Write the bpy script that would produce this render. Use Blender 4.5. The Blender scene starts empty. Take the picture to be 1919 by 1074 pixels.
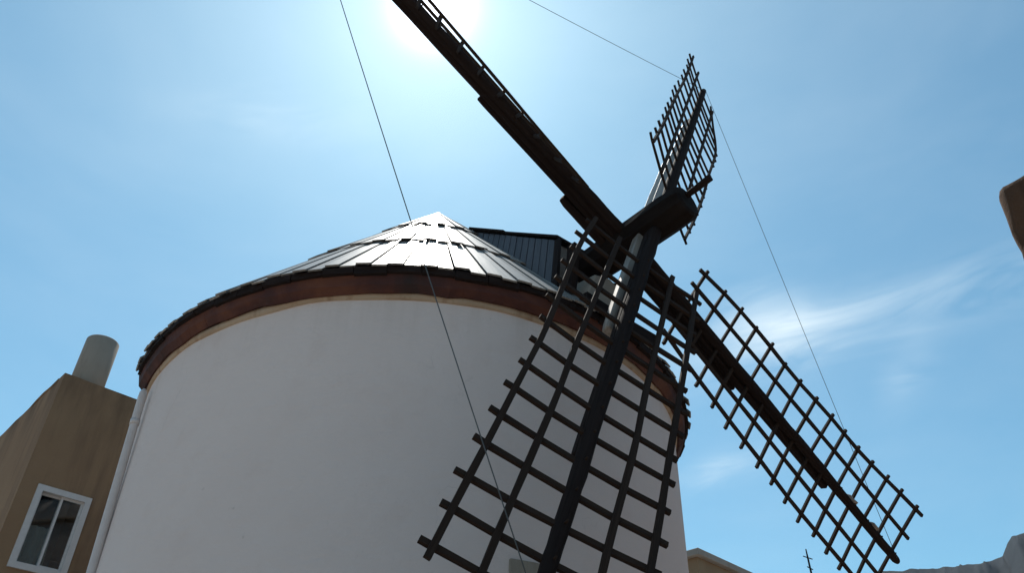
import bpy, bmesh, math, random
from mathutils import Vector, Matrix, noise
R = math.radians
rng = random.Random(7)
SC = bpy.context.scene
COL = SC.collection
EYE = 1.6                                   # eye height above the plaza

# ------------------------------------------------------------------ camera
cam_d = bpy.data.cameras.new('camera')
cam = bpy.data.objects.new('camera', cam_d); COL.objects.link(cam)
cx_, cy_, cz_ = Vector((0.99981804, -0.01158874, 0.01515231)), Vector((-0.01907594, -0.60739517, 0.79417078)), Vector((0, -0.79431531, -0.60750571))
cam.matrix_world = Matrix(((cx_.x, cy_.x, cz_.x, 0), (cx_.y, cy_.y, cz_.y, 0), (cx_.z, cy_.z, cz_.z, EYE), (0, 0, 0, 1)))
cam_d.sensor_width = 36
cam_d.lens = 36 * 1525.44 / 1919
cam_d.clip_start = 0.05
cam_d.clip_end = 6000
SC.camera = cam

# ------------------------------------------------------------------ light and sky
SUN = Vector((-0.0972, 0.5502, 0.8293)).normalized()
SUN_EL = math.asin(SUN.z)
SUN_AZ = math.atan2(SUN.x, SUN.y)           # clockwise from +Y
SC.view_settings.view_transform = 'Standard'
SC.view_settings.look = 'None'
SC.view_settings.exposure = 0.0
SC.view_settings.gamma = 1.0
SC.view_settings.use_curve_mapping = False
sl = bpy.data.lights.new('sun', 'SUN'); sl.energy = 4.2; sl.angle = R(0.53); sl.color = (1, .955, .88)
so = bpy.data.objects.new('sun', sl); COL.objects.link(so)
so.rotation_euler = SUN.to_track_quat('Z', 'Y').to_euler(); so.location = (0, 0, 40)

class NT:
    def __init__(s, tree): s.t = tree; s.n = tree.nodes; s.l = tree.links
    def node(s, typ, **kw):
        n = s.n.new(typ)
        for k, v in kw.items():
            if k.startswith('i_'):
                n.inputs[k[2:].replace('_', ' ')].default_value = v
            else: setattr(n, k, v)
        return n
    def link(s, a, b): s.l.new(a, b)
    def put(s, sock, v):
        if hasattr(v, 'is_output') or isinstance(v, bpy.types.NodeSocket): s.l.new(v, sock)
        else: sock.default_value = v
    def m(s, op, a, b=0.0, c=0.0, clamp=False):
        n = s.n.new('ShaderNodeMath'); n.operation = op; n.use_clamp = clamp
        s.put(n.inputs[0], a)
        if len(n.inputs) > 1: s.put(n.inputs[1], b)
        if len(n.inputs) > 2: s.put(n.inputs[2], c)
        return n.outputs[0]
    def dot(s, a, vec):
        n = s.n.new('ShaderNodeVectorMath'); n.operation = 'DOT_PRODUCT'
        s.put(n.inputs[0], a); n.inputs[1].default_value = vec
        return n.outputs['Value']
    def mix(s, f, a, b, mode='MIX'):
        n = s.n.new('ShaderNodeMix'); n.data_type = 'RGBA'; n.blend_type = mode
        s.put(n.inputs[0], f); s.put(n.inputs[6], a); s.put(n.inputs[7], b)
        return n.outputs[2]
    def ramp(s, f, stops):
        n = s.n.new('ShaderNodeValToRGB'); e = n.color_ramp.elements
        while len(e) < len(stops): e.new(0.5)
        for q, (p, c) in zip(e, stops): q.position = p; q.color = c if len(c) == 4 else (*c, 1)
        s.put(n.inputs[0], f); return n.outputs[0]
    def noise(s, vec, scale, detail=4, rough=.5, dist=0.0):
        n = s.n.new('ShaderNodeTexNoise'); n.inputs['Scale'].default_value = scale
        n.inputs['Detail'].default_value = detail; n.inputs['Roughness'].default_value = rough
        n.inputs['Distortion'].default_value = dist
        if vec is not None: s.put(n.inputs['Vector'], vec)
        return n.outputs['Fac']
    def mapping(s, vec, scale=(1, 1, 1), rot=(0, 0, 0), loc=(0, 0, 0)):
        n = s.n.new('ShaderNodeMapping'); s.put(n.inputs['Vector'], vec)
        n.inputs['Scale'].default_value = scale; n.inputs['Rotation'].default_value = rot; n.inputs['Location'].default_value = loc
        return n.outputs[0]

world = bpy.data.worlds.new('World'); SC.world = world; world.use_nodes = True
W = NT(world.node_tree); W.n.clear()
geo = W.node('ShaderNodeNewGeometry')
tc = W.node('ShaderNodeTexCoord')
d = tc.outputs['Generated']
sky = W.node('ShaderNodeTexSky', sky_type='NISHITA', sun_disc=False, sun_elevation=SUN_EL, sun_rotation=SUN_AZ,
             altitude=0.0, air_density=1.0, dust_density=0.25, ozone_density=1.0)
SKY_K = 0.12
base = W.mix(1.0, sky.outputs[0], (0.66, 1.08, 1.05, 1), 'MULTIPLY')
# thin cirrus, laid out by direction: a long streak and a few faint wisps
def patch(center, along, s1, s2):
    c = Vector(center).normalized(); a = (Vector(along) - Vector(center)); a = (a - c * a.dot(c)).normalized(); b = c.cross(a)
    u = W.m('DIVIDE', W.dot(d, a), s1); v = W.m('DIVIDE', W.dot(d, b), s2)
    q = W.m('ADD', W.m('MULTIPLY', u, u), W.m('MULTIPLY', v, v))
    front = W.m('GREATER_THAN', W.dot(d, c), 0.3)
    return W.m('MULTIPLY', W.m('EXPONENT', W.m('MULTIPLY', q, -1.0)), front), a, b
P1, a1, b1 = patch((0.4077, 0.7396, 0.5355), (0.532, 0.657, 0.5341), .24, .030)
P2, _, _ = patch((0.300, 0.781, 0.545), (0.4077, 0.7396, 0.5355), .055, .035)
P3, _, _ = patch((0.2463, 0.8783, 0.4097), (0.33, 0.84, 0.43), .05, .016)
P4, _, _ = patch((0.4364, 0.7644, 0.4746), (0.46, 0.72, 0.51), .035, .02)
P5, _, _ = patch((-0.25, 0.63, 0.715), (-0.15, 0.64, 0.71), .12, .03)
cv = W.node('ShaderNodeCombineXYZ')
W.put(cv.inputs[0], W.m('MULTIPLY', W.dot(d, a1), 5.0)); W.put(cv.inputs[1], W.m('MULTIPLY', W.dot(d, b1), 22.0)); W.put(cv.inputs[2], W.m('MULTIPLY', W.dot(d, a1.cross(b1)), 6.0))
n1 = W.noise(cv.outputs[0], 1.0, 6, .52, .9)
n1s = W.m('MULTIPLY', W.m('SUBTRACT', n1, .36), 3.2, clamp=True)
n2 = W.noise(W.mapping(d, (1.6, 1.6, 4.0)), 1.3, 6, .55, .4)
veil = W.m('MULTIPLY', W.m('SUBTRACT', n2, .42), 1.6, clamp=True)
cm = W.m('ADD', W.m('ADD', W.m('MULTIPLY', P1, .58), W.m('MULTIPLY', P2, .95)), W.m('ADD', W.m('MULTIPLY', P3, .55), W.m('ADD', W.m('MULTIPLY', P4, .45), W.m('MULTIPLY', P5, .22))))
cm = W.m('MULTIPLY', cm, n1s)
cm = W.m('ADD', W.m('MULTIPLY', cm, .62), W.m('ADD', .035, W.m('MULTIPLY', veil, .20)), clamp=True)
col = W.mix(cm, base, (8.2, 9.1, 9.4, 1))
# the bright aureole of the hazy air round the sun
ang = W.m('ARCCOSINE', W.m('MINIMUM', W.dot(d, SUN), 1.0))
g1 = W.m('MULTIPLY', W.m('EXPONENT', W.m('MULTIPLY', W.m('POWER', W.m('DIVIDE', ang, .036), 2.0), -1.0)), 16.0)
g2 = W.m('MULTIPLY', W.m('EXPONENT', W.m('DIVIDE', ang, -.13)), 3.6)
g3 = W.m('MULTIPLY', W.m('EXPONENT', W.m('DIVIDE', ang, -.42)), 1.9)
gl = W.m('ADD', g1, g2)
glc = W.node('ShaderNodeCombineXYZ')
W.put(glc.inputs[0], W.m('ADD', gl, W.m('MULTIPLY', g3, .54))); W.put(glc.inputs[1], W.m('ADD', W.m('MULTIPLY', gl, .90), W.m('MULTIPLY', g3, .86))); W.put(glc.inputs[2], W.m('ADD', W.m('MULTIPLY', gl, .95), g3))
tot = W.mix(1.0, col, glc.outputs[0], 'ADD')
bg = W.node('ShaderNodeBackground'); bg.inputs['Strength'].default_value = SKY_K
W.link(tot, bg.inputs['Color'])
wo = W.node('ShaderNodeOutputWorld'); W.link(bg.outputs[0], wo.inputs['Surface'])

# ------------------------------------------------------------------ materials
def new_mat(name):
    m = bpy.data.materials.new(name); m.use_nodes = True
    t = NT(m.node_tree); t.n.clear()
    b = t.node('ShaderNodeBsdfPrincipled'); o = t.node('ShaderNodeOutputMaterial'); t.link(b.outputs[0], o.inputs[0])
    return m, t, b
def bump(t, b, h, strength, dist):
    n = t.node('ShaderNodeBump'); n.inputs['Strength'].default_value = strength; n.inputs['Distance'].default_value = dist
    t.link(h, n.inputs['Height']); t.link(n.outputs[0], b.inputs['Normal'])
def wood(name, c0, c1, rough=.7, spec=.3, scale=30, bst=.55):
    """c0 dark streak colour, c1 light colour; grain runs along the stored 'grain' coordinate"""
    m, t, b = new_mat(name)
    at = t.node('ShaderNodeAttribute', attribute_name='grain')
    oi = t.node('ShaderNodeObjectInfo')
    v = t.mapping(at.outputs['Vector'], (1.2, scale, scale))
    add = t.node('ShaderNodeVectorMath', operation='ADD'); t.link(v, add.inputs[0])
    cmb = t.node('ShaderNodeCombineXYZ'); t.put(cmb.inputs[0], t.m('MULTIPLY', oi.outputs['Random'], 37.0)); t.link(cmb.outputs[0], add.inputs[1])
    g = t.noise(add.outputs[0], 1.0, 6, .65, .3)
    big = t.noise(add.outputs[0], .17, 3, .5)
    f = t.m('ADD', t.m('MULTIPLY', g, .75), t.m('MULTIPLY', big, .35))
    col = t.ramp(f, [(.36, c0), (.5, tuple((a + b_) / 2 for a, b_ in zip(c0, c1))), (.68, c1)])
    col = t.mix(t.m('MULTIPLY', oi.outputs['Random'], .35), col, tuple(x * .55 for x in c1) + (1,))
    t.link(col, b.inputs['Base Color']); b.inputs['Roughness'].default_value = rough
    b.inputs['Specular IOR Level'].default_value = spec
    bump(t, b, g, bst, .012)
    return m
M = {}
M['tar'] = wood('tarred_timber', (.009, .0065, .006), (.032, .022, .019), .85, .08, 26)
M['tar_lath'] = wood('dark_lath', (.018, .011, .008), (.048, .031, .022), .8, .1, 60, .15)
M['grey'] = wood('weathered_sunlit_timber', (.045, .036, .029), (.42, .355, .29), .5, .5, 22)  # weathered wood, with the paleness of sunlit faces put into the colour
M['log'] = wood('shaft_timber', (.006, .005, .005), (.024, .017, .014), .85, .08, 14)

# roofing plank: weathered zinc-grey boards
m, t, b = new_mat('roof_plank'); M['plank'] = m
at = t.node('ShaderNodeAttribute', attribute_name='grain'); oi = t.node('ShaderNodeObjectInfo')
add = t.node('ShaderNodeVectorMath', operation='ADD'); t.link(t.mapping(at.outputs['Vector'], (1.5, 24, 24)), add.inputs[0])
cmb = t.node('ShaderNodeCombineXYZ'); t.put(cmb.inputs[0], t.m('MULTIPLY', oi.outputs['Random'], 53.0)); t.link(cmb.outputs[0], add.inputs[1])
g = t.noise(add.outputs[0], 1.0, 5, .6)
col = t.ramp(t.m('ADD', t.m('MULTIPLY', g, .7), t.m('MULTIPLY', oi.outputs['Random'], .35)), [(.25, (.085, .078, .068)), (.55, (.20, .185, .165)), (.85, (.34, .32, .285))])
t.link(col, b.inputs['Base Color'])
t.put(b.inputs['Roughness'], t.m('ADD', t.m('MULTIPLY', g, .25), .30)); b.inputs['Specular IOR Level'].default_value = .55
bump(t, b, g, .3, .006)

# white-washed wall, with damp stains and trowel relief
m, t, b = new_mat('whitewash'); M['white'] = m
tcn = t.node('ShaderNodeTexCoord'); ob = tcn.outputs['Object']
n_big = t.noise(ob, .55, 5, .55, .3); n_mid = t.noise(ob, 2.2, 6, .6); n_fine = t.noise(ob, 45, 4, .6)
drip = t.noise(t.mapping(ob, (5, 5, .35)), 1.0, 5, .6)
WHITE = (.72, .635, .59)
col = t.mix(t.m('MULTIPLY', t.m('SUBTRACT', n_big, .45), 1.8, clamp=True), (*WHITE, 1), (.68, .58, .53, 1))
col = t.mix(t.m('MULTIPLY', t.m('SUBTRACT', n_mid, .56), 3.0, clamp=True), col, (.665, .56, .505, 1))
sep = t.node('ShaderNodeSeparateXYZ'); t.link(ob, sep.inputs[0])
topz = t.m('MULTIPLY', t.m('SUBTRACT', sep.outputs[2], 5.5), 1.0, clamp=True)
col = t.mix(t.m('MULTIPLY', t.m('MULTIPLY', t.m('SUBTRACT', drip, .5), 2.6, clamp=True), topz), col, (.52, .44, .375, 1))
spots = t.noise(ob, 7.0, 3, .6)
col = t.mix(t.m('MULTIPLY', t.m('SUBTRACT', spots, .735), 9.0, clamp=True), col, (.49, .42, .375, 1))
cr = t.node('ShaderNodeTexVoronoi', feature='DISTANCE_TO_EDGE'); cr.inputs['Scale'].default_value = .85
wv = t.node('ShaderNodeVectorMath', operation='ADD'); t.link(ob, wv.inputs[0])
wn_ = t.node('ShaderNodeTexNoise'); wn_.inputs['Scale'].default_value = 3.0; wn_.inputs['Detail'].default_value = 5; t.link(ob, wn_.inputs['Vector'])
wm_ = t.node('ShaderNodeVectorMath', operation='SCALE'); t.link(wn_.outputs['Color'], wm_.inputs[0]); wm_.inputs['Scale'].default_value = .55; t.link(wm_.outputs[0], wv.inputs[1]); t.link(wv.outputs[0], cr.inputs['Vector'])
crk = t.m('MULTIPLY', t.m('SUBTRACT', 1.0, t.m('DIVIDE', cr.outputs[0], .006), clamp=True), t.m('MULTIPLY', t.m('SUBTRACT', t.noise(ob, .8, 3), .55), 5.0, clamp=True))
col = t.mix(t.m('MULTIPLY', crk, .45), col, (.40, .35, .31, 1))
t.link(col, b.inputs['Base Color']); b.inputs['Roughness'].default_value = .88; b.inputs['Specular IOR Level'].default_value = .2
bump(t, b, t.m('ADD', t.m('MULTIPLY', n_fine, .25), t.m('ADD', n_mid, t.noise(t.mapping(ob, (7, 7, 14)), 1.0, 4, .6))), .45, .022)

def stucco(name, c, c2, c3, sc=1.0, b_=.5):
    m, t, b = new_mat(name)
    ob = t.node('ShaderNodeTexCoord').outputs['Object']
    a = t.noise(ob, .9 * sc, 5, .6, .4); f = t.noise(ob, 30 * sc, 5, .65); dr = t.noise(t.mapping(ob, (4, 4, .5)), sc, 5, .6)
    col = t.mix(t.m('MULTIPLY', t.m('SUBTRACT', a, .42), 2.6, clamp=True), (*c, 1), (*c2, 1))
    col = t.mix(t.m('MULTIPLY', t.m('SUBTRACT', dr, .52), 3.5, clamp=True), col, (*c3, 1))
    t.link(col, b.inputs['Base Color']); b.inputs['Roughness'].default_value = .92; b.inputs['Specular IOR Level'].default_value = .15
    bump(t, b, t.m('ADD', t.m('MULTIPLY', f, .6), a), b_, .02)
    return m
M['ochre'] = stucco('ochre_stucco', (.30, .195, .115), (.25, .155, .09), (.18, .115, .075))
m_ = M['ochre']; t = NT(m_.node_tree); b = [n for n in t.n if n.type == 'BSDF_PRINCIPLED'][0]
src = b.inputs['Base Color'].links[0].from_socket; ob = [n for n in t.n if n.type == 'TEX_COORD'][0].outputs['Object']
sp_ = t.node('ShaderNodeSeparateXYZ'); t.link(ob, sp_.inputs[0])
tz = t.m('MULTIPLY', t.m('SUBTRACT', sp_.outputs[2], 6.55), 1.1, clamp=True)
st = t.m('MULTIPLY', t.m('SUBTRACT', t.noise(t.mapping(ob, (3.2, 3.2, .8)), 1.0, 5, .6), .40), 4.0, clamp=True)
t.link(t.mix(t.m('MULTIPLY', t.m('MULTIPLY', tz, st), .7), src, (.13, .085, .055, 1)), b.inputs['Base Color'])
M['band'] = stucco('tan_plaster', (.46, .36, .26), (.34, .22, .13), (.22, .12, .07), 2.0)
M['cowl'] = stucco('cowl_plaster', (.20, .17, .145), (.14, .11, .09), (.30, .26, .22), 2.5, .8)
M['chim'] = stucco('cement', (.35, .30, .245), (.30, .255, .205), (.23, .19, .15), 2.0)
M['tan2'] = stucco('tan_wall', (.29, .205, .125), (.26, .18, .105), (.22, .15, .09), .6)
M['fascia'] = stucco('pale_fascia', (.34, .31, .27), (.30, .27, .23), (.26, .23, .19), 1.0)
M['adobe'] = stucco('old_brown_plaster', (.115, .062, .036), (.075, .040, .025), (.05, .026, .018), 1.4, 1.0)
M['plaque'] = stucco('sandstone', (.33, .30, .245), (.30, .27, .22), (.27, .235, .19), 3.0)
M['rock'] = stucco('hill_rock', (.018, .022, .026), (.012, .016, .019), (.009, .012, .014), .02, .6)
M['earth'] = stucco('pale_paving', (.40, .335, .285), (.36, .30, .25), (.43, .37, .31), .3)

# red-brown boards under the eave
m, t, b = new_mat('red_eave_board'); M['eave'] = m
ob = t.node('ShaderNodeTexCoord').outputs['Object']; oi = t.node('ShaderNodeObjectInfo')
a = t.noise(ob, 1.6, 5, .6, .3)
col = t.ramp(t.m('ADD', t.m('MULTIPLY', a, .98), t.m('MULTIPLY', oi.outputs['Random'], .03)), [(.3, (.022, .008, .006)), (.48, (.060, .014, .008)), (.72, (.145, .045, .016))])
t.link(col, b.inputs['Base Color']); b.inputs['Roughness'].default_value = .75
bump(t, b, t.noise(ob, 18, 5, .6), .5, .015)

def plain(name, c, rough=.5, metal=0.0, spec=.5):
    m, t, b = new_mat(name)
    ob = t.node('ShaderNodeTexCoord').outputs['Object']; f = t.noise(ob, 14, 4, .6)
    col = t.mix(f, tuple(x * .86 for x in c) + (1,), tuple(min(1, x * 1.1) for x in c) + (1,))
    t.link(col, b.inputs['Base Color']); b.inputs['Roughness'].default_value = rough; b.inputs['Metallic'].default_value = metal
    b.inputs['Specular IOR Level'].default_value = spec
    return m
M['alu'] = plain('white_window_frame', (.62, .60, .58), .45)
M['pvc'] = plain('pale_pipe', (.62, .57, .54), .5)
M['wire'] = plain('steel_rope', (.10, .10, .095), .5, .4)
M['iron'] = plain('iron', (.02, .018, .018), .6, .5)
M['seal'] = plain('black_gasket', (.015, .015, .016), .6)
M['room'] = plain('reflection_tone_room', (.12, .135, .14), .9)  # room wall lightened blue-grey in place of the reflection in the panes
M['reflection_curtain'] = plain('reflection_curtain', (.50, .50, .45), .9)
M['slate'] = wood('slate_slat', (.050, .052, .060), (.105, .108, .120), .6, .3, 10)
m, t, b = new_mat('window_glass'); M['glass'] = m
b.inputs['Base Color'].default_value = (.6, .68, .7, 1); b.inputs['Roughness'].default_value = .03; b.inputs['Transmission Weight'].default_value = 1.0; b.inputs['IOR'].default_value = 1.5

# ------------------------------------------------------------------ helpers
def tag(o, label=None, cat=None, group=None, kind=None):
    if label: o['label'] = label
    if cat: o['category'] = cat
    if group: o['group'] = group
    if kind: o['kind'] = kind
    return o
class MB:
    def __init__(s): s.v = []; s.f = []; s.g = []; s.sm = []
    def add(s, vs, fs, gs=None, smooth=False):
        k = len(s.v); s.v += [tuple(v) for v in vs]; s.f += [tuple(i + k for i in f) for f in fs]
        s.g += [tuple(g) for g in (gs or vs)]; s.sm += [smooth] * len(fs); return s
    def ring(s, pts, secs, smooth=False):
        """pts: centre points; secs: for each point a list of Vector offsets; closed caps"""
        n = len(secs[0]); vs = []; gs = []; L = 0
        for i, (p, sc) in enumerate(zip(pts, secs)):
            if i: L += (Vector(p) - Vector(pts[i - 1])).length
            per = 0
            for j, o in enumerate(sc):
                vs.append(Vector(p) + o); gs.append((L, math.cos(j / n * 2 * math.pi) * .1, math.sin(j / n * 2 * math.pi) * .1))
        fs = []
        for i in range(len(pts) - 1):
            for j in range(n):
                a, b_ = i * n + j, i * n + (j + 1) % n; fs.append((a, b_, b_ + n, a + n))
        k = len(s.v); s.add(vs, fs, gs, smooth)
        s.add([], [])
        s.f.append(tuple(k + j for j in reversed(range(n)))); s.f.append(tuple(k + (len(pts) - 1) * n + j for j in range(n))); s.sm += [False, False]
        return s
    def box(s, M4, x0, x1, y0, y1, z0, z1):
        vs = [M4 @ Vector((x, y, z)) for z in (z0, z1) for y in (y0, y1) for x in (x0, x1)]
        fs = [(0, 2, 3, 1), (4, 5, 7, 6), (0, 1, 5, 4), (2, 6, 7, 3), (0, 4, 6, 2), (1, 3, 7, 5)]
        return s.add(vs, fs)
    def build(s, name, mat, parent=None, bevel=0, flip=True):
        me = bpy.data.meshes.new(name); me.from_pydata(s.v, [], s.f)
        at = me.attributes.new('grain', 'FLOAT_VECTOR', 'POINT')
        at.data.foreach_set('vector', [c for g in s.g for c in g])
        me.polygons.foreach_set('use_smooth', s.sm)
        bm = bmesh.new(); bm.from_mesh(me); bmesh.ops.recalc_face_normals(bm, faces=bm.faces); 
        if bevel: bmesh.ops.bevel(bm, geom=[e for e in bm.edges], offset=bevel, segments=1, affect='EDGES')
        bm.to_mesh(me); bm.free()
        me.materials.append(mat); o = bpy.data.objects.new(name, me); COL.objects.link(o)
        if parent:
            o.parent = parent; o.matrix_parent_inverse = PINV.get(parent.name, Matrix())
        return o
PINV = {}
def empty(name, loc):
    o = bpy.data.objects.new(name, None); o.location = loc; o.empty_display_size = .3; COL.objects.link(o)
    PINV[o.name] = Matrix.Translation(-Vector(loc)); return o
def beam(mb, pts, w, h, N, jit=0.0, taper=None):
    """rectangular timber along pts; N reference normal for the h side"""
    secs = []
    for i, p in enumerate(pts):
        a = Vector(pts[max(i - 1, 0)]); b_ = Vector(pts[min(i + 1, len(pts) - 1)]); T = (b_ - a).normalized()
        n = (N - T * N.dot(T)).normalized(); s_ = T.cross(n)
        q = taper[i] if taper else 1
        ww = w / 2 * q * (1 + rng.uniform(-jit, jit)); hh = h / 2 * q * (1 + rng.uniform(-jit, jit))
        secs.append([s_ * ww + n * hh, s_ * -ww + n * hh, s_ * -ww - n * hh, s_ * ww - n * hh])
    return mb.ring(pts, secs)
def pole(mb, pts, radii, N, n=10, jit=0.0, smooth=True, seed=0, lump=0.0):
    secs = []
    for i, p in enumerate(pts):
        a = Vector(pts[max(i - 1, 0)]); b_ = Vector(pts[min(i + 1, len(pts) - 1)]); T = (b_ - a).normalized()
        nn = (N - T * N.dot(T)).normalized(); s_ = T.cross(nn)
        sec = []
        for j in range(n):
            t_ = j / n * 2 * math.pi; r_ = radii[i] * (1 + lump * noise.noise(Vector((i * .6 + seed, math.cos(t_) * 1.2, math.sin(t_) * 1.2))))
            sec.append(s_ * math.cos(t_) * r_ + nn * math.sin(t_) * r_)
        secs.append(sec)
    return mb.ring(pts, secs, smooth)
def lerp(a, b_, t_): return a + (b_ - a) * t_

# ------------------------------------------------------------------ ground and hills
mb = MB()
mb.add([(-1100, -1100, 0), (1100, -1100, 0), (1100, 1100, 0), (-1100, 1100, 0)], [(0, 1, 2, 3)])
tag(mb.build('ground', M['earth']), 'pale dry earth of the square round the windmill', kind='structure')
def ridge_el(az):
    pts = [(-180, 8), (-60, 9), (-20, 11), (5, 14), (16, 15.2), (22, 16.6), (24.6, 16.95), (26.2, 16.95), (29.8, 16.6), (31.6, 16.8), (32.0, 17.3), (32.5, 17.9), (33.3, 18.0), (36, 19.5), (45, 20), (70, 15), (110, 9), (180, 8)]
    for (a, e), (b_, f) in zip(pts, pts[1:]):
        if a <= az <= b_: return lerp(e, f, (az - a) / (b_ - a))
    return 8
mb = MB(); azs = []
a = -180.0
while a < 180: azs.append(a); a += .12 if 22 < a < 38 else 1.5
rad = [150, 190, 240, 290, 340, 390, 430, 470, 500, 520, 560, 640, 800]
for az in azs:
    for r_ in rad:
        t_ = max(0, min(1, (r_ - 150) / (520 - 150)))
        top = math.tan(R(ridge_el(az))) * 520 + EYE + 1
        x, y = r_ * math.sin(R(az)), r_ * math.cos(R(az))
        nz = noise.fractal(Vector((x, y, 0)) * .02, 1.0, 2.0, 5) * 14 + noise.fractal(Vector((x, y, 7)) * .10, 1.0, 2.0, 5) * 11
        z = top * (t_ ** 1.25) * (1 if r_ <= 520 else max(.3, 1 - (r_ - 520) / 420)) 
        z += nz * (t_ ** .7 if r_ < 520 else 1) * (.12 if r_ == 520 else .8) * (1 if r_ <= 520 else .3) - max(0, r_ - 520) * .05
        mb.v.append((x, y, z - 1)); mb.g.append((x, y, z))
n = len(rad); k = len(azs)
for i in range(k):
    for j in range(n - 1):
        a_, b_ = i * n + j, ((i + 1) % k) * n + j; mb.f.append((a_, b_, b_ + 1, a_ + 1)); mb.sm.append(True)
tag(mb.build('hills', M['rock']), 'rugged hazy hills rising behind the village', kind='structure')

# ------------------------------------------------------------------ windmill tower
CX, CY = -1.15651, 9.30459
ZT, ZE, ZA, RT, RE = 4.479 + EYE, 4.735 + EYE, 8.485 + EYE, 3.2, 3.3475
def oval(th):                                  # the old tower is not quite round
    d_ = th + R(83); return 1 - .00186 * math.cos(2 * d_) + .00237 * math.sin(2 * d_) + .01361 * math.cos(3 * d_) + .00108 * math.sin(3 * d_)
def cyl(r_, th, z): return Vector((CX + r_ * oval(th) * math.cos(th), CY + r_ * oval(th) * math.sin(th), z))
tower = empty('windmill_tower', (CX, CY, 0))
tag(tower, 'round whitewashed windmill tower under a conical plank roof', 'windmill')
mb = MB(); n = 160; zs = [i / 26 * (ZT + .02) for i in range(27)]
for z in zs:
    for j in range(n):
        th = 2 * math.pi * j / n
        r_ = RT - .0131 * (ZT - z) + .012 * noise.noise(Vector((math.cos(th) * 2.2, math.sin(th) * 2.2, z * .7))) * min(1, (ZT + .3 - z))
        mb.v.append(tuple(cyl(r_, th, z))); mb.g.append((0, 0, 0))
for i in range(len(zs) - 1):
    for j in range(n):
        a_, b_ = i * n + j, i * n + (j + 1) % n; mb.f.append((a_, b_, b_ + n, a_ + n)); mb.sm.append(True)
mb.build('wall', M['white'], tower)
def lathe(name, prof, mat, n=160, wob=0.0, th0=0, th1=2 * math.pi):
    mb = MB(); full = abs(th1 - th0 - 2 * math.pi) < 1e-6; m_ = n if full else n + 1
    for (r_, z) in prof:
        for j in range(m_):
            th = th0 + (th1 - th0) * j / n
            w_ = wob * noise.noise(Vector((math.cos(th) * 5, math.sin(th) * 5, z * 3 + r_)))
            p = cyl(r_ + w_ * .3, th, z + w_); mb.v.append(tuple(p)); mb.g.append((th * r_, r_, z))
    for i in range(len(prof) - 1):
        for j in range(n):
            a_, b_ = i * m_ + j, i * m_ + (j + 1) % m_; mb.f.append((a_, b_, b_ + m_, a_ + m_)); mb.sm.append(True)
    return mb
lathe('c', [(RT - .03, ZT - .015), (RT + .016, ZT - .012), (RT + .03, ZT + .02), (RT + .034, ZT + .055), (RT - .03, ZT + .07)], M['band'], wob=.03).build('plaster_cornice', M['band'], tower)
# on the far left flank a length of the overhang is missing: the wall runs straight up to the roof there
def gone(th): return R(148) < th % (2 * math.pi) < R(205.5)
# red-brown eave boards, one by one
NB = 72
for k in range(NB):
    if gone(2 * math.pi * (k + .5) / NB): continue
    t0 = 2 * math.pi * k / NB; t1 = 2 * math.pi * (k + 1) / NB; mb = MB(); dz = rng.uniform(-.003, .003); dr = rng.uniform(-.002, .002)
    rg = lambda q_: .022 * noise.noise(Vector((math.cos(q_) * 9, math.sin(q_) * 9, 4))) + .012 * noise.noise(Vector((math.cos(q_) * 30, math.sin(q_) * 30, 1)))
    prof = [(RT + .02, ZT + .04), (RT + .055, ZT + .03 + dz), (RT + .115, ZT + .085 + dz), (RE + .005, ZE - .04), (RE - .03, ZE + .01), (RT - .05, ZT + .22)]
    vs = [cyl(r_ + rg(th) * (.5 if i_ in (1, 2) else 0), th, z + rg(th + 1) * (1 if i_ in (0, 1, 2) else 0)) for th in (t0, (t0 + t1) / 2, t1) for i_, (r_, z) in enumerate(prof)]; q = len(prof)
    fs = [(a_ * q + j, a_ * q + (j + 1) % q, (a_ + 1) * q + (j + 1) % q, (a_ + 1) * q + j) for a_ in range(2) for j in range(q)] + [tuple(range(q)), tuple(2 * q + j for j in reversed(range(q)))]
    mb.add(vs, fs); mb.build('eave_board', M['eave'], tower)
# dark strip standing in for plank ends and their shadow, in short uneven lengths
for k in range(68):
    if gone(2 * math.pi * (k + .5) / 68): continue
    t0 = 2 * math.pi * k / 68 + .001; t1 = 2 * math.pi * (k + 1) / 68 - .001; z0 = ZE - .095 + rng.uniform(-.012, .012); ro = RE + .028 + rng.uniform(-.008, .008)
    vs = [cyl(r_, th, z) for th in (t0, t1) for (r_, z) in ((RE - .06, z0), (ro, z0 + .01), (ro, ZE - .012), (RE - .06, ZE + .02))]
    MB().add(vs, [(0, 1, 2, 3), (7, 6, 5, 4), (0, 4, 5, 1), (1, 5, 6, 2), (2, 6, 7, 3), (3, 7, 4, 0)]).build('eave_shadow_strip', M['tar'], tower)
mb = lathe('f', [(RT - .005, ZT - .03), (RT - .008, ZT + .2), (RT - .012, ZE + .14), (RT - .10, ZE + .17)], M['white'], 40, 0, R(148), R(205.5)); mb.build('wall_top', M['white'], tower)
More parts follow.
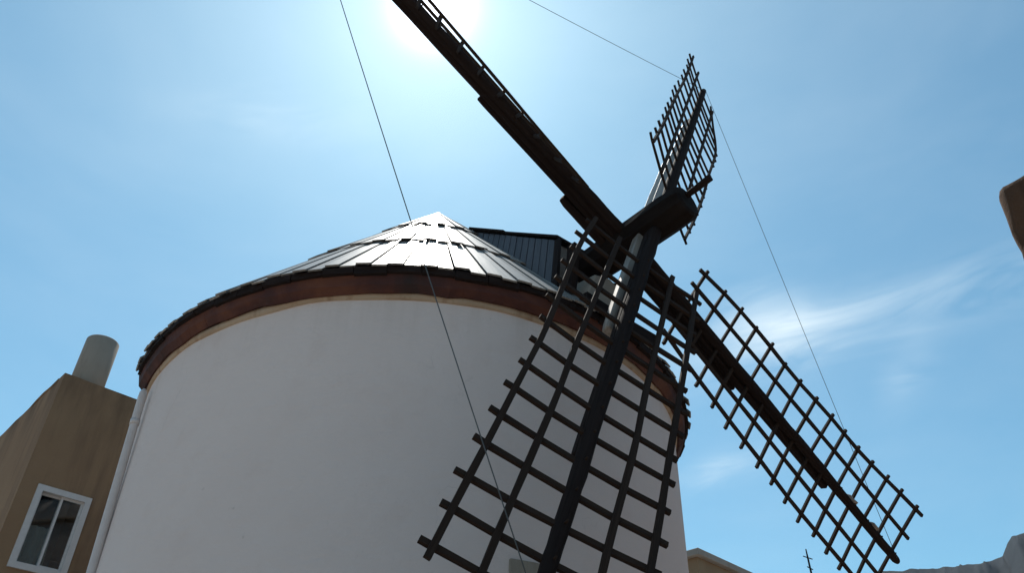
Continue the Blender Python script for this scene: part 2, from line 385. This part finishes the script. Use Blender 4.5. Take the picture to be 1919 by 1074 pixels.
# roof deck just under the planks, then three courses of radial planks
SL = (ZA - ZE) / RE
def cone_z(r_): return ZE + (RE - r_) * SL
lathe('d', [(RT - .06, cone_z(RT - .06) - .03), (2.2, cone_z(2.2) - .05), (1.0, cone_z(1.0) - .05), (.02, cone_z(.02) - .05)], M['tar'], 96).build('roof_deck', M['tar'], tower)
nrm = Vector((SL, 1)).normalized()            # (radial, z) outward normal of the cone
def plank(th, dth, r0, r1, lift0, lift1, th_=.018, over=0.0, alt=False):
    mb = MB(); vs = []
    r0 = r0 + rng.uniform(-.012, .03) + over
    lj = rng.uniform(0, .006) + (.016 if alt else 0); lift1 += .012 if alt else 0
    for (r_, lf) in ((r0, lift0 + lj), (r1, lift1)):
        for sgn in (-1, 1):
            for h_ in (0, th_):
                hw = dth * r_ if r_ > .05 else .006
                c = cyl(r_ + nrm.x * (lf + h_), th, cone_z(r_) + nrm.y * (lf + h_))
                tn = Vector((-math.sin(th), math.cos(th), 0))
                vs.append(c + tn * hw * sgn)
    fs = [(0, 1, 3, 2), (4, 6, 7, 5), (0, 2, 6, 4), (1, 5, 7, 3), (0, 4, 5, 1), (2, 3, 7, 6)]
    L = (r0 - r1) / nrm.y
    gs = [(0, -.1, 0), (0, -.1, .02), (0, .1, 0), (0, .1, .02), (L, -.1, 0), (L, -.1, .02), (L, .1, 0), (L, .1, .02)]
    mb.add(vs, fs, gs); return mb.build('roof_plank', M['plank'], tower)
for (N_, r0, r1, l0, l1) in ((140, RE + .015, 2.12, .008, .002), (96, 2.22, 1.02, .026, .004), (56, 1.12, .015, .030, .004)):
    for k in range(N_):
        th = 2 * math.pi * (k + .5) / N_
        plank(th, math.pi / N_ * rng.uniform(.90, .97), 3.165 if (r0 > 3 and gone(th)) else r0, r1, l0, l1, alt=bool(k % 2))
# ------------------------------------------------------------------ shaft axis frame
AZ, EL = R(-46.78687), R(5.56951)
AX = Vector((math.cos(AZ) * math.cos(EL), math.sin(AZ) * math.cos(EL), math.sin(EL)))
HH = Vector((-math.sin(AZ), math.cos(AZ), 0)); VV = AX.cross(HH)
HUB = Vector((CX + 3.42891 * math.cos(AZ), CY + 3.42891 * math.sin(AZ), 5.96316 + EYE)) + HH * .20654
DH = Vector((math.cos(AZ), math.sin(AZ), 0)); C0 = Vector((CX, CY, 0)) + HH * .14
def D(L, w, z): return C0 + DH * L + HH * w + Vector((0, 0, z + EYE))

# dormer (shaft cowl)
zc = lambda r_: cone_z(r_) - EYE
TL0, TL1 = D(.93, -.25, 7.47), D(2.56, -.25, 6.32)
TR0, TR1 = D(.90, .20, 7.47), D(2.63, .20, 6.28)
def drop(p, k, sgn):
    """run down the steep cheek of the cowl from p until it meets the cone"""
    t_ = 0.0
    while t_ < 1.3:
        q_ = p + HH * (sgn * k * t_) - Vector((0, 0, t_)) + DH * (.20 * t_)
        r_ = math.hypot(q_.x - CX, q_.y - CY)
        if q_.z < cone_z(min(r_, RE)) + .03: break
        t_ += .01
    return q_
fr = [D(2.78, -.56, 5.30), TL1.copy(), TR1.copy(), D(2.78, .32, 5.92), D(2.84, .40, 5.28)]
bk = [p - DH * .25 for p in fr]; q = len(fr)
mb = MB(); mb.add([p - DH * .02 for p in fr] + bk, [tuple(range(q)), tuple(q + j for j in reversed(range(q)))] + [(j, (j + 1) % q, q + (j + 1) % q, q + j) for j in range(q)])
cowl = mb.build('shaft_cowl', M['cowl'], tower)
for side, (B_, F_, k_, sg) in enumerate(((TL0, TL1, .30, -1), (TR0, TR1, .22, 1))):
    NS = 15
    for k in range(NS):
        a0, a1 = k / NS + .004, (k + 1) / NS - .004
        p0, p1 = lerp(B_, F_, a0), lerp(B_, F_, a1)
        ps = [p0, p1, drop(p1, k_, sg), drop(p0, k_, sg)]
        nn = (HH * sg + Vector((0, 0, k_))).normalized(); lf = .004 + rng.uniform(0, .005)
        vs = [p + nn * lf for p in ps] + [p + nn * (lf + .016) for p in ps]
        gs = [(0, -.1, 0), (0, .1, 0), (1, .1, 0), (1, -.1, 0)] * 2
        MB().add(vs, [(3, 2, 1, 0), (4, 5, 6, 7), (0, 1, 5, 4), (1, 2, 6, 5), (2, 3, 7, 6), (3, 0, 4, 7)], gs).build('cowl_slat', M['slate'], cowl)
    pts = [lerp(B_, F_, i / 8) for i in range(9)]; lo = [drop(p, k_, sg) for p in pts]; mb = MB()
    mb.add(pts + lo, [(i, i + 1, 10 + i, 9 + i) for i in range(8)]); mb.build('cowl_cheek', M['tar'], cowl)
mb = MB(); o_ = Vector((0, 0, .02)); e_ = HH * .03
vs = [TL0 - e_, TL1 - e_ + DH * .05, TR1 + e_ + DH * .05, TR0 + e_]
mb.add([p + o_ for p in vs] + [p + o_ + Vector((0, 0, .035)) for p in vs], [(3, 2, 1, 0), (4, 5, 6, 7), (0, 1, 5, 4), (1, 2, 6, 5), (2, 3, 7, 6), (3, 0, 4, 7)]); mb.build('cowl_roof', M['tar'], cowl)
mb = MB(); beam(mb, [lerp(TL0, TL1, .02) + Vector((0, 0, .06)), lerp(TL0, TL1, .45) + Vector((0, 0, .065))], .10, .03, Vector((0, 0, 1)), .1); mb.build('ridge_board', M['tar'], cowl)
for a_, b_ in ((fr[2], fr[3]), (fr[3], fr[4]), (fr[1], fr[0])):
    mb = MB(); beam(mb, [a_ + DH * .03, lerp(a_, b_, .5) + DH * .03, b_ + DH * .03], .045, .07, DH, .15); mb.build('barge_board', M['tar'], cowl)
# bearing block and plaster throat below the shaft
mb = MB(); q = 12
pr = [(-.40, 4.80), (-.40, 5.25), (-.27, 5.52), (0, 5.60), (.22, 5.54), (.34, 5.30), (.36, 4.80)]
mb.add([D(2.7, w, z) for w, z in pr] + [D(3.12, w * .9, z) for w, z in pr], [tuple(range(7)), tuple(7 + j for j in reversed(range(7)))] + [(j, (j + 1) % 7, 7 + (j + 1) % 7, 7 + j) for j in range(7)])
mb.build('bearing_block', M['chim'], tower, bevel=.02)
mb = MB(); beam(mb, [D(3.24, -.60, 4.93), D(3.24, 0, 4.91), D(3.24, .55, 4.93)], .11, .13, Vector((0, 0, 1)), .05); mb.build('bearing_beam', M['tar'], tower)
mb = MB(); beam(mb, [D(2.9, -.5, 4.85), D(3.0, -.5, 5.4), D(3.02, -.46, 5.85)], .09, .11, DH, .05); mb.build('bearing_post', M['tar'], tower)
mb = MB(); pz = [D(2.75, .40, 4.95), D(3.05, .42, 4.95), D(3.02, .40, 5.75), D(2.78, .38, 5.95)]
mb.add(pz + [p + HH * .03 for p in pz], [(0, 1, 2, 3), (7, 6, 5, 4), (0, 4, 5, 1), (1, 5, 6, 2), (2, 6, 7, 3), (3, 7, 4, 0)]); mb.build('side_board', M['slate'], tower)

# stone plaque low on the tower
mb = MB(); t0, t1 = R(-68.5), R(-61.8)
vs = [cyl(r_, th, z) for r_ in (RT - .10, RT + .006) for th in (t0, lerp(t0, t1, .5), t1) for z in (3.05, 3.757)]
mb.add(vs, [(0, 2, 3, 1), (2, 4, 5, 3), (6, 7, 9, 8), (8, 9, 11, 10), (0, 1, 7, 6), (4, 10, 11, 5), (1, 3, 9, 7), (3, 5, 11, 9), (0, 6, 8, 2), (2, 8, 10, 4)]); mb.build('wall_plaque', M['plaque'], tower)

# ------------------------------------------------------------------ sails: one rotating cross
LATTICE = {(0, -1): {8: (3.112, -0.606), 9: (3.413, -0.621), 10: (3.718, -0.624), 11: (4.027, -0.626), 12: (4.334, -0.631), 13: (4.66, -0.638), 14: (4.937, -0.644), 15: (5.236, -0.647), 7: (2.808, -0.621), 6: (2.498, -0.632), 5: (2.194, -0.647), 4: (1.908, -0.669), 3: (1.614, -0.677), 2: (1.343, -0.683)},
    (0, -0.5): {9: (3.412, -0.317), 10: (3.713, -0.324), 11: (4.02, -0.324), 12: (4.328, -0.331), 13: (4.624, -0.333), 14: (4.938, -0.341)},
    (0, 0.5): {9: (3.437, 0.359), 10: (3.739, 0.351), 11: (4.028, 0.346), 12: (4.332, 0.337), 13: (4.632, 0.33)},
    (0, 1): {9: (3.457, 0.628), 10: (3.732, 0.627), 11: (4.03, 0.634), 12: (4.33, 0.629), 13: (4.604, 0.624), 1: (0.94, 0.637)},
    (1, 1): {1: (0.999, 0.6), 2: (1.335, 0.648), 3: (1.646, 0.648), 4: (1.94, 0.647), 5: (2.243, 0.643), 6: (2.532, 0.606), 7: (2.839, 0.606), 8: (3.153, 0.62), 9: (3.468, 0.636), 10: (3.74, 0.615), 11: (4.026, 0.614), 12: (4.308, 0.627), 13: (4.612, 0.657), 14: (4.891, 0.673), 15: (5.21, 0.698)},
    (1, -1): {1: (0.96, -0.567), 3: (1.592, -0.612), 4: (1.909, -0.618), 5: (2.202, -0.633), 6: (2.517, -0.641), 7: (2.841, -0.632), 8: (3.13, -0.65), 9: (3.428, -0.665), 10: (3.727, -0.656), 11: (4.035, -0.644), 12: (4.328, -0.641), 13: (4.614, -0.625)},
    (2, 1): {1: (0.945, 0.702), 2: (1.281, 0.676), 3: (1.59, 0.663), 4: (1.915, 0.65), 5: (2.2, 0.649), 6: (2.438, 0.65), 7: (2.738, 0.634), 8: (3.015, 0.633), 9: (3.298, 0.629), 10: (3.645, 0.605), 11: (4.049, 0.585), 12: (4.36, 0.594), 13: (4.725, 0.587), 14: (4.967, 0.596), 15: (5.308, 0.603)},
    (2, -1): {1: (0.894, -0.559), 2: (1.225, -0.601), 3: (1.574, -0.637), 4: (1.914, -0.662), 5: (2.259, -0.676), 6: (2.556, -0.688), 7: (2.876, -0.692), 9: (3.399, -0.688), 10: (3.834, -0.71), 11: (4.106, -0.716), 12: (4.353, -0.699), 13: (4.567, -0.608), 14: (4.797, -0.49), 15: (5.177, -0.301)}}
OM = {0: (17.2539, 2.85467), 1: (26.4398, 3.94575), 2: (18.92131, -.91285), 3: (31.8, 3.94575)}
RHO = {0: 0, 1: .27634, 2: -.10867, 3: .27634}; CONE = {0: .00371, 1: -.02677, 2: .0108, 3: -.02677}
DCD = .35531; W1, W2, R1, R15 = .3368, .6338, 1.00584, 5.23649; US = -.02083
def basis(k, r_):
    ph = R(-27.0338 + 90 * k + RHO[k])
    rad = HH * math.sin(ph) - VV * math.cos(ph); tan = HH * math.cos(ph) + VV * math.sin(ph)
    om = R(OM[k][0] + OM[k][1] * (r_ - 3)); return rad, tan * math.cos(om) + AX * math.sin(om), AX * math.cos(om) - tan * math.sin(om)
def S(k, r_, u, nn=0.0, ax=0.0):
    rad, tu, no = basis(k, r_)
    return HUB + rad * r_ + tu * (u + US) + no * (nn + .04896 * u * u) + AX * ((DCD if k in (0, 2) else 0) + CONE[k] * r_ + ax)
sails = empty('windmill_sails', HUB - Vector((0, 0, HUB.z)))
tag(sails, 'dark timber cross of four lattice sails on the thick log shaft', 'windmill sails')
UP = Vector((0, 0, 1))
# shaft
mb = MB(); ts = [-3.2, -2.2, -1.4, -.7, -.2, .2, .5, .72, .77, .79]; rr = [.20, .20, .20, .205, .215, .22, .217, .21, .195, .16]
off = Vector((0, 0, .05))
pole(mb, [HUB + off + AX * t_ for t_ in ts], rr, UP, 10, lump=.07, smooth=False); mb.build('shaft', M['log'], sails)
mb = MB(); pole(mb, [HUB + AX * .70 + Vector((0, 0, .13)), HUB + AX * .92 + Vector((0, 0, .14)), HUB + AX * 1.10 + Vector((0, 0, .15))], [.032, .036, .042], UP, 8, lump=.3); mb.build('shaft_peg', M['tar'], sails)
def side(k, i, s):
    """outer crossing (r,u) of bar i on side s (+1/-1)"""
    tb = LATTICE.get((k, s)); r0 = lerp(R1, R15, (i - 1) / 14)
    if tb and i in tb: r_, u = tb[i]; return r_, u
    if tb:
        ks = sorted(tb); k0 = min(ks, key=lambda q_: abs(q_ - i)); a_ = tb[k0]
        return r0 + (a_[0] - lerp(R1, R15, (k0 - 1) / 14)) * .5, lerp(a_[1], s * W2, .5)
    return r0 + rng.uniform(-.02, .02), s * (W2 + rng.uniform(-.012, .012))
for k in range(4):
    cd = k in (0, 2)
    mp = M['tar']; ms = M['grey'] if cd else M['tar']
    pr_ = .066
    ts = [.12, .5, 1, 1.5, 2, 2.5, 3, 3.5, 4, 4.4, 4.8, 5.2, 5.42, 5.47]
    tipR = R15 + (.16 if k != 2 else .16)
    ts = [t_ if t_ < 5.1 else t_ - 5.47 + tipR for t_ in ts]
    rr = [.07, .07, .07, .069, .068, .067, .066, .064, .060, .057, .054, .053, .050, .030]
    pts = [S(k, t_, -US) + basis(k, t_)[1] * .012 * noise.noise(Vector((t_ * 1.3, k * 5, 0))) for t_ in ts]
    # denser sampling for lumps
    P2_, R2_ = [], []
    for a_, b_, ra, rb_ in zip(pts, pts[1:], rr, rr[1:]):
        for q_ in range(3): P2_.append(lerp(a_, b_, q_ / 3)); R2_.append(lerp(ra, rb_, q_ / 3))
    P2_.append(pts[-1]); R2_.append(rr[-1])
    mb = MB(); pole(mb, P2_, R2_, AX, 10, lump=.16, seed=k * 9, smooth=True)
    sail = mb.build('sail', mp, sails)
    # knots and branch stubs on the thin outer end
    # stock behind the pole
    e1 = 3.95 + rng.uniform(-.05, .05); mb = MB(); rs = [0.0, .6, 1.2, 1.8, 2.4, 3.0, 3.5, e1 - .08, e1]
    so_, sw_, sh_ = {0: (-.062, .105, .10), 1: (-.098, .11, .105), 2: (-.105, .125, .12), 3: (-.092, .105, .095)}[k]
    beam(mb, [S(k, t_, -US, 0, so_) for t_ in rs], sw_, sh_, basis(k, 2)[2], .05, [1.12, 1.1, 1.08, 1.05, 1, .96, .92, .9, .85]); mb.build('stock', M['grey'] if k == 2 else M['tar'], sail, bevel=.012)  # one timber through the hub, coloured pale only on its sunlit end
    e2 = {0: 2.1, 1: 2.18, 2: 2.3, 3: 2.33}[k]; mb = MB(); rs = [0.0, .5, 1.0, 1.5, e2 - .1, e2]
    co_, cw_, ch_ = {0: (-.195, .15, .11), 1: (-.185, .13, .085), 2: (-.215, .165, .11), 3: (-.168, .11, .07)}[k]
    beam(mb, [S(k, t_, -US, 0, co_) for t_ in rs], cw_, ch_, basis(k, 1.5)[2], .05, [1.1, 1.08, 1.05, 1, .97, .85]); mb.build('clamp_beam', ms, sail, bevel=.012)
    if k in (3,):
        mb = MB(); beam(mb, [S(k, t_, -US, 0, -.25) for t_ in (0, .4, .82, .9)], .13, .10, AX, .06, [1, 1, .95, .7]); mb.build('wedge_block', ms, sail, bevel=.01)
    # cross bars, mortised through the pole
    bars = []
    for i in range(1, 16):
        (rl, ul), (rr_, ur) = side(k, i, -1), side(k, i, 1)
        bars.append(((rl, ul), (rr_, ur)))
    def at_u(i, u):
        (r0, u0), (r1, u1) = bars[i]; t_ = (u - u0) / (u1 - u0); return r0 + (r1 - r0) * t_
    for i in range(15):
        (r0, u0), (r1, u1) = bars[i]
        us = [u0 - .085 + rng.uniform(-.02, .02), u0, -W1, 0.0, W1, u1, u1 + .085 + rng.uniform(-.02, .02)]
        if k == 1 and i == 1: us = us[:0] + [-.47, -W1, 0.0, W1, u1, u1 + .07]
        pts = [S(k, at_u(i, u), u, rng.uniform(-.004, .004)) for u in us]
        mb = MB(); beam(mb, pts, {0: .041, 1: .036, 2: .028, 3: .034}[k], .030 if k != 2 else .026, basis(k, 3)[2], .10); mb.build('crossbar', M['tar_lath'], sail)
    for i in range(15):                        # wooden pegs that pin each bar in the pole
        if k == 2: break
        c_ = S(k, at_u(i, 0), -US, .0); no_ = basis(k, 3)[2]; mb = MB()
        pole(mb, [c_ + no_ * .03, c_ + no_ * (.078 + rng.uniform(0, .012))], [.011, .009], basis(k, 3)[0], 6); mb.build('peg', M['tar_lath'], sail)
    for s, w_ in ((-1, 1), (-1, .5), (1, .5), (1, 1)):
        pts = []
        if w_ == 1:
            for i in range(15):
                r_, u = bars[i][0] if s < 0 else bars[i][1]; pts.append((r_, u))
        else:
            tb = LATTICE.get((k, s * .5), {})
            for i in range(15):
                if i + 1 in tb: pts.append(tb[i + 1])
                else: u = s * W1; pts.append((at_u(i, u), u))
        # light smoothing of u
        us = [p[1] for p in pts]; us = [us[0]] + [(us[j - 1] + 2 * us[j] + us[j + 1]) / 4 for j in range(1, 14)] + [us[-1]]
        pts = [(p[0], u) for p, u in zip(pts, us)]
        a_, b_ = pts[0], pts[1]; pts = [(a_[0] - .11, a_[1] - (b_[1] - a_[1]) * .3)] + pts
        a_, b_ = pts[-1], pts[-2]; pts = pts + [(a_[0] + .11, a_[1] - (b_[1] - a_[1]) * .3)]
        front = .030
        mb = MB(); beam(mb, [S(k, r_, u, front) for r_, u in pts], {0: .046, 1: .040, 2: .034, 3: .04}[k], .028, basis(k, 3)[2], .08); mb.build('lath', M['tar_lath'], sail)

# lumpy branch scars on the outer end of the lower-right pole
b_sail = [o for o in bpy.data.objects if o.name.startswith('sail') and o.parent is sails][1]
for r_, ln in ((4.30, .13), (4.78, .10)):
    mb = MB(); pole(mb, [S(1, r_ - ln, -US + .02, -.01), S(1, r_ - ln * .3, -US + .045, .01), S(1, r_ + ln * .5, -US + .05, .015), S(1, r_ + ln * .6, -US + .02, 0)], [.02, .042, .040, .02], AX, 8, lump=.4, seed=r_); mb.build('branch_scar', M['grey'], b_sail)

# ------------------------------------------------------------------ ropes between the sail tips
def rope(name, a_, b_, sag, label, r_=.004, n=24, lat=Vector((0, 0, 0))):
    pts = []
    for i in range(n + 1):
        t_ = i / n; p = lerp(a_, b_, t_) + (Vector((0, 0, -1)) * sag + lat) * 4 * t_ * (1 - t_); pts.append(p)
    mb = MB(); pole(mb, pts, [r_] * len(pts), Vector((.3, .2, 1)), 6); o = mb.build(name, M['wire'])
    tag(o, label, 'rope', 'ropes strung between the sail tips')
tips = [S(k, R15 + (.06 if k < 3 else -.12), -US, .05) for k in range(4)]
rope('sail_rope', tips[3], tips[0], .05, 'long thin rope crossing in front of the cone roof and the white tower wall')
rope('sail_rope', tips[3], tips[2], .04, 'thin rope running from the top of the picture down to the upper right sail tip')
rope('sail_rope', tips[2], tips[1], .05, 'thin rope against the sky between the upper right and lower right sail tips')

# ------------------------------------------------------------------ drainpipe
def pipe_at(z): return Vector((-3.8790 + (5.99 - z) * .0293, 7.5640 + (5.99 - z) * .0149, z))
mb = MB(); zs = [0, 1.5, 3, 4.5, 5.5, 5.80, 5.88, 5.92]; rr = [.043] * 5 + [.043, .038, .015]
pole(mb, [pipe_at(z) for z in zs], rr, Vector((1, 0, 0)), 14)
dp = mb.build('drainpipe', M['pvc']); tag(dp, 'pale vertical pipe between the ochre house and the white tower', 'pipe')
for z in (2.0, 3.9, 5.5):
    mb = MB(); pole(mb, [pipe_at(z), pipe_at(z + .06)], [.048, .048], Vector((1, 0, 0)), 12)
    o = mb.build('pipe_collar', M['pvc']); o.parent = dp

# ------------------------------------------------------------------ ochre house on the left
SCL = 1.05
hc = Vector((-5.97355 * SCL, 9.45254 * SCL, 0)); fd = Vector((.7272, .68643, 0)); bd = Vector((-.68643, .7272, 0)); HT = 5.6 * SCL + EYE
Hm = Matrix(((fd.x, bd.x, 0, hc.x), (fd.y, bd.y, 0, hc.y), (0, 0, 1, 0), (0, 0, 0, 1)))
house = empty('ochre_house', hc); tag(house, 'ochre stucco house with a small white window and round chimney, left of the tower', 'house')
w0, w1_, wz0, wz1 = .195 * SCL, .857 * SCL, (4.68 - EYE) * SCL + EYE, (5.70 - EYE) * SCL + EYE
mb = MB()
HW, HD, WTK = 4.3, 7.0, .22
# front wall as pieces round the opening, butted; top edge slightly uneven through fine strips
mb.box(Hm, 0, w0, 0, WTK, 0, HT); mb.box(Hm, w1_, HW, 0, WTK, 0, HT)
mb.box(Hm, w0, w1_, 0, WTK, 0, wz0); mb.box(Hm, w0, w1_, 0, WTK, wz1, HT)
mb.box(Hm, 0, .22, WTK, HD, 0, HT); mb.box(Hm, HW - .22, HW, WTK, HD, 0, HT); mb.box(Hm, .22, HW - .22, HD - .22, HD, 0, HT)
mb.box(Hm, .22, HW - .22, WTK, HD - .22, HT - .45, HT - .30)
wl = mb.build('wall', M['ochre'], house)
wn = MB(); fw = .075
wn.box(Hm, w0, w0 + fw, -.03, .10, wz0, wz1); wn.box(Hm, w1_ - fw, w1_, -.03, .10, wz0, wz1)
wn.box(Hm, w0 + fw, w1_ - fw, -.03, .10, wz1 - fw, wz1); wn.box(Hm, w0 + fw, w1_ - fw, -.03, .10, wz0, wz0 + fw)
win = wn.build('window', M['alu'], house)
ga, gb = w0 + fw, w1_ - fw; gm = (ga + gb) / 2; sw = .028
for (a_, b_, y0, y1) in ((ga, gm + .014, .052, .085), (gm - .014, gb, .012, .045)):
    s_ = MB(); z0, z1 = wz0 + fw, wz1 - fw
    s_.box(Hm, a_, a_ + sw, y0, y1, z0, z1); s_.box(Hm, b_ - sw, b_, y0, y1, z0, z1); s_.box(Hm, a_ + sw, b_ - sw, y0, y1, z0, z0 + sw); s_.box(Hm, a_ + sw, b_ - sw, y0, y1, z1 - sw, z1)
    s_.build('sash', M['alu'], win)
    g_ = MB(); g_.box(Hm, a_ + sw, b_ - sw, (y0 + y1) / 2 - .003, (y0 + y1) / 2 + .003, z0 + sw, z1 - sw); g_.build('pane', M['glass'], win)
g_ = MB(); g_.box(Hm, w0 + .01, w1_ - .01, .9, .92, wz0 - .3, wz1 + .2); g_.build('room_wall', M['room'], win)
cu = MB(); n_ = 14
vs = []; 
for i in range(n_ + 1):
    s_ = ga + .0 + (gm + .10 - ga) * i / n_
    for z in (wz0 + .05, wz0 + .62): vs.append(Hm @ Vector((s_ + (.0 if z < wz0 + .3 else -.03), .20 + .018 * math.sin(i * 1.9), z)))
cu.add(vs, [(2 * i, 2 * i + 2, 2 * i + 3, 2 * i + 1) for i in range(n_)]); cu.build('reflection_curtain', M['reflection_curtain'], win)  # curtain carried behind the left pane to give its reflected tone
cw = Hm @ Vector((.42, .42, 0)); mb = MB(); cz0, cz1 = HT - .32, HT + .93
pole(mb, [cw + Vector((0, 0, z)) for z in (cz0, lerp(cz0, cz1, .5), cz1 - .015, cz1)], [.240, .238, .236, .225], Vector((1, 0, 0)), 32, lump=.02); 
ch = mb.build('chimney', M['chim'], house)
mb = MB(); pole(mb, [cw + Vector((0, 0, HT - .30)), cw + Vector((0, 0, HT + .015))], [.30, .262], Vector((1, 0, 0)), 20, lump=.15); mb.build('mortar_collar', M['ochre'], ch)
# rough parapet top
mb = MB(); pts = [Hm @ Vector((s_, .11, HT + .008 + .018 * noise.noise(Vector((s_ * 2.5, 0, 3))))) for s_ in [i * .2 for i in range(22)]]
beam(mb, pts, .225, .035, UP, .12); mb.build('parapet_cap', M['ochre'], house)
mb = MB(); pts = [Hm @ Vector((.11, .22 + s_, HT + .006 + .018 * noise.noise(Vector((s_ * 2.5, 0, 9))))) for s_ in [i * .3 for i in range(22)]]
beam(mb, pts, .225, .035, UP, .12); mb.build('parapet_cap', M['ochre'], house)

# ------------------------------------------------------------------ low tan building behind, right of the tower
bc = Vector((3.556, 14.96, 0)); f2 = Vector((.7071, .7071, 0)); b2 = Vector((-.7071, .7071, 0)); BT = 5.4 + EYE
Bm = Matrix(((f2.x, b2.x, 0, bc.x), (f2.y, b2.y, 0, bc.y), (0, 0, 1, 0), (0, 0, 0, 1)))
tb_ = empty('tan_building', bc); tag(tb_, 'tan plastered building with a pale roof edge, low behind the right side of the tower', 'building')
mb = MB(); mb.box(Bm, .10, 9, .10, 6, 0, BT - .13); mb.build('wall', M['tan2'], tb_)
mb = MB(); mb.box(Bm, 0, 9.1, 0, 6.1, BT - .127, BT); mb.build('roof_edge', M['fascia'], tb_, bevel=.01)

# ------------------------------------------------------------------ old brown building close on the right
sc_ = Vector((4.1834, 5.0254, 0)); f3 = Vector((.5934, -.8049, 0)); b3 = Vector((.8049, .5934, 0)); ST = 5 + EYE
Sm = Matrix(((f3.x, b3.x, 0, sc_.x), (f3.y, b3.y, 0, sc_.y), (0, 0, 1, 0), (0, 0, 0, 1)))
stn = empty('brown_house', sc_); tag(stn, 'corner of a dark brown rough-plastered house at the right edge', 'house')
nz_, nx_ = 60, 60; LN, DP = 9.0, 5.0
def bump_pt(s_, t_, z, n_):
    p = Sm @ Vector((s_, t_, z)); d_ = .035 * noise.fractal(p * 1.7, 1, 2, 4) + .02 * noise.fractal(p * 6, 1, 2, 3)
    return p + n_ * d_
mb = MB(); prof = []
for i in range(10): prof.append((0, DP * (1 - i / 9) ** 1.6 + .06))        # far-side face toward the corner
prof.append((.018, .018))
for i in range(48): prof.append((.06 + (LN - .06) * (i / 47) ** 2.0, 0))
ST += .02; zs = [ST * i / 70 for i in range(68)] + [ST - .09, ST - .03, ST]
for zi, z in enumerate(zs):
    ins = {len(zs) - 1: .07, len(zs) - 2: .02}.get(zi, 0)
    for (s_, t_) in prof:
        n_ = (f3 * -1 + b3 * -1).normalized() if (s_ < .05 and t_ < .05) else (-f3 if s_ == 0 else -b3)
        bt = -(ST - z) * .08 - .015; p = bump_pt(s_ + bt + (ins if s_ < .05 else 0), t_ + (ins if t_ < .05 else 0), z, n_); mb.v.append(tuple(p)); mb.g.append((0, 0, 0))
q = len(prof)
for i in range(len(zs) - 1):
    for j in range(q - 1):
        a_ = i * q + j; mb.f.append((a_, a_ + 1, a_ + 1 + q, a_ + q)); mb.sm.append(True)
k0 = (len(zs) - 1) * q; top = [k0 + j for j in range(q)]
bp = len(mb.v); mb.v.append(tuple(Sm @ Vector((LN, DP, ST)))); mb.g.append((0, 0, 0)); mb.f.append(tuple(top + [bp])); mb.sm.append(False)
bq = len(mb.v); mb.v.append(tuple(Sm @ Vector((LN, DP, 0)))); mb.g.append((0, 0, 0))
mb.f.append((q - 1, bq, bp, k0 + q - 1)); mb.f.append((bq, 0, k0, bp)); mb.sm += [False, False]
mb.build('wall', M['adobe'], stn)

# ------------------------------------------------------------------ distant pole
az, dist = R(20.41), 28.0; px_, py_ = dist * math.sin(az), dist * math.cos(az); top = math.tan(R(18.7)) * dist + EYE
up_ = empty('utility_pole', (px_ - .0, py_, 0)); tag(up_, 'thin distant pole with short crossarms above the hidden rooftops', 'utility pole')
lean = Vector((-.022, 0, 1))
mb = MB(); pole(mb, [Vector((px_, py_, top)) - lean * (top - z) for z in (0, 6, top - 1.2, top - .25, top)], [.06, .05, .038, .03, .02], Vector((1, 0, 0)), 8); mb.build('pole', M['fascia'] if False else M['tar'], up_)
for dz_, hw in ((.28, .16), (.62, .10)):
    c_ = Vector((px_, py_, top)) - lean * dz_; mb = MB(); beam(mb, [c_ - Vector((hw, .05, -.03)), c_ + Vector((hw, .05, -.03))], .025, .025, UP); mb.build('crossarm', M['iron'], up_)

# ------------------------------------------------------------------ the warm, slightly dusty air
mb = MB(); mb.box(Matrix(), -1150, 1150, -1150, 1150, -2.2, 262)
hz = bpy.data.materials.new('haze'); hz.use_nodes = True; t = NT(hz.node_tree); t.n.clear()
pv = t.node('ShaderNodeVolumePrincipled'); pv.inputs['Color'].default_value = (.55, .76, 1, 1); pv.inputs['Density'].default_value = .00010; pv.inputs['Anisotropy'].default_value = .2
o = t.node('ShaderNodeOutputMaterial'); t.link(pv.outputs[0], o.inputs['Volume'])
tag(mb.build('haze', hz), 'pale haze in the air', kind='stuff')
SC.render.engine = 'CYCLES'
SC.cycles.max_bounces = 8
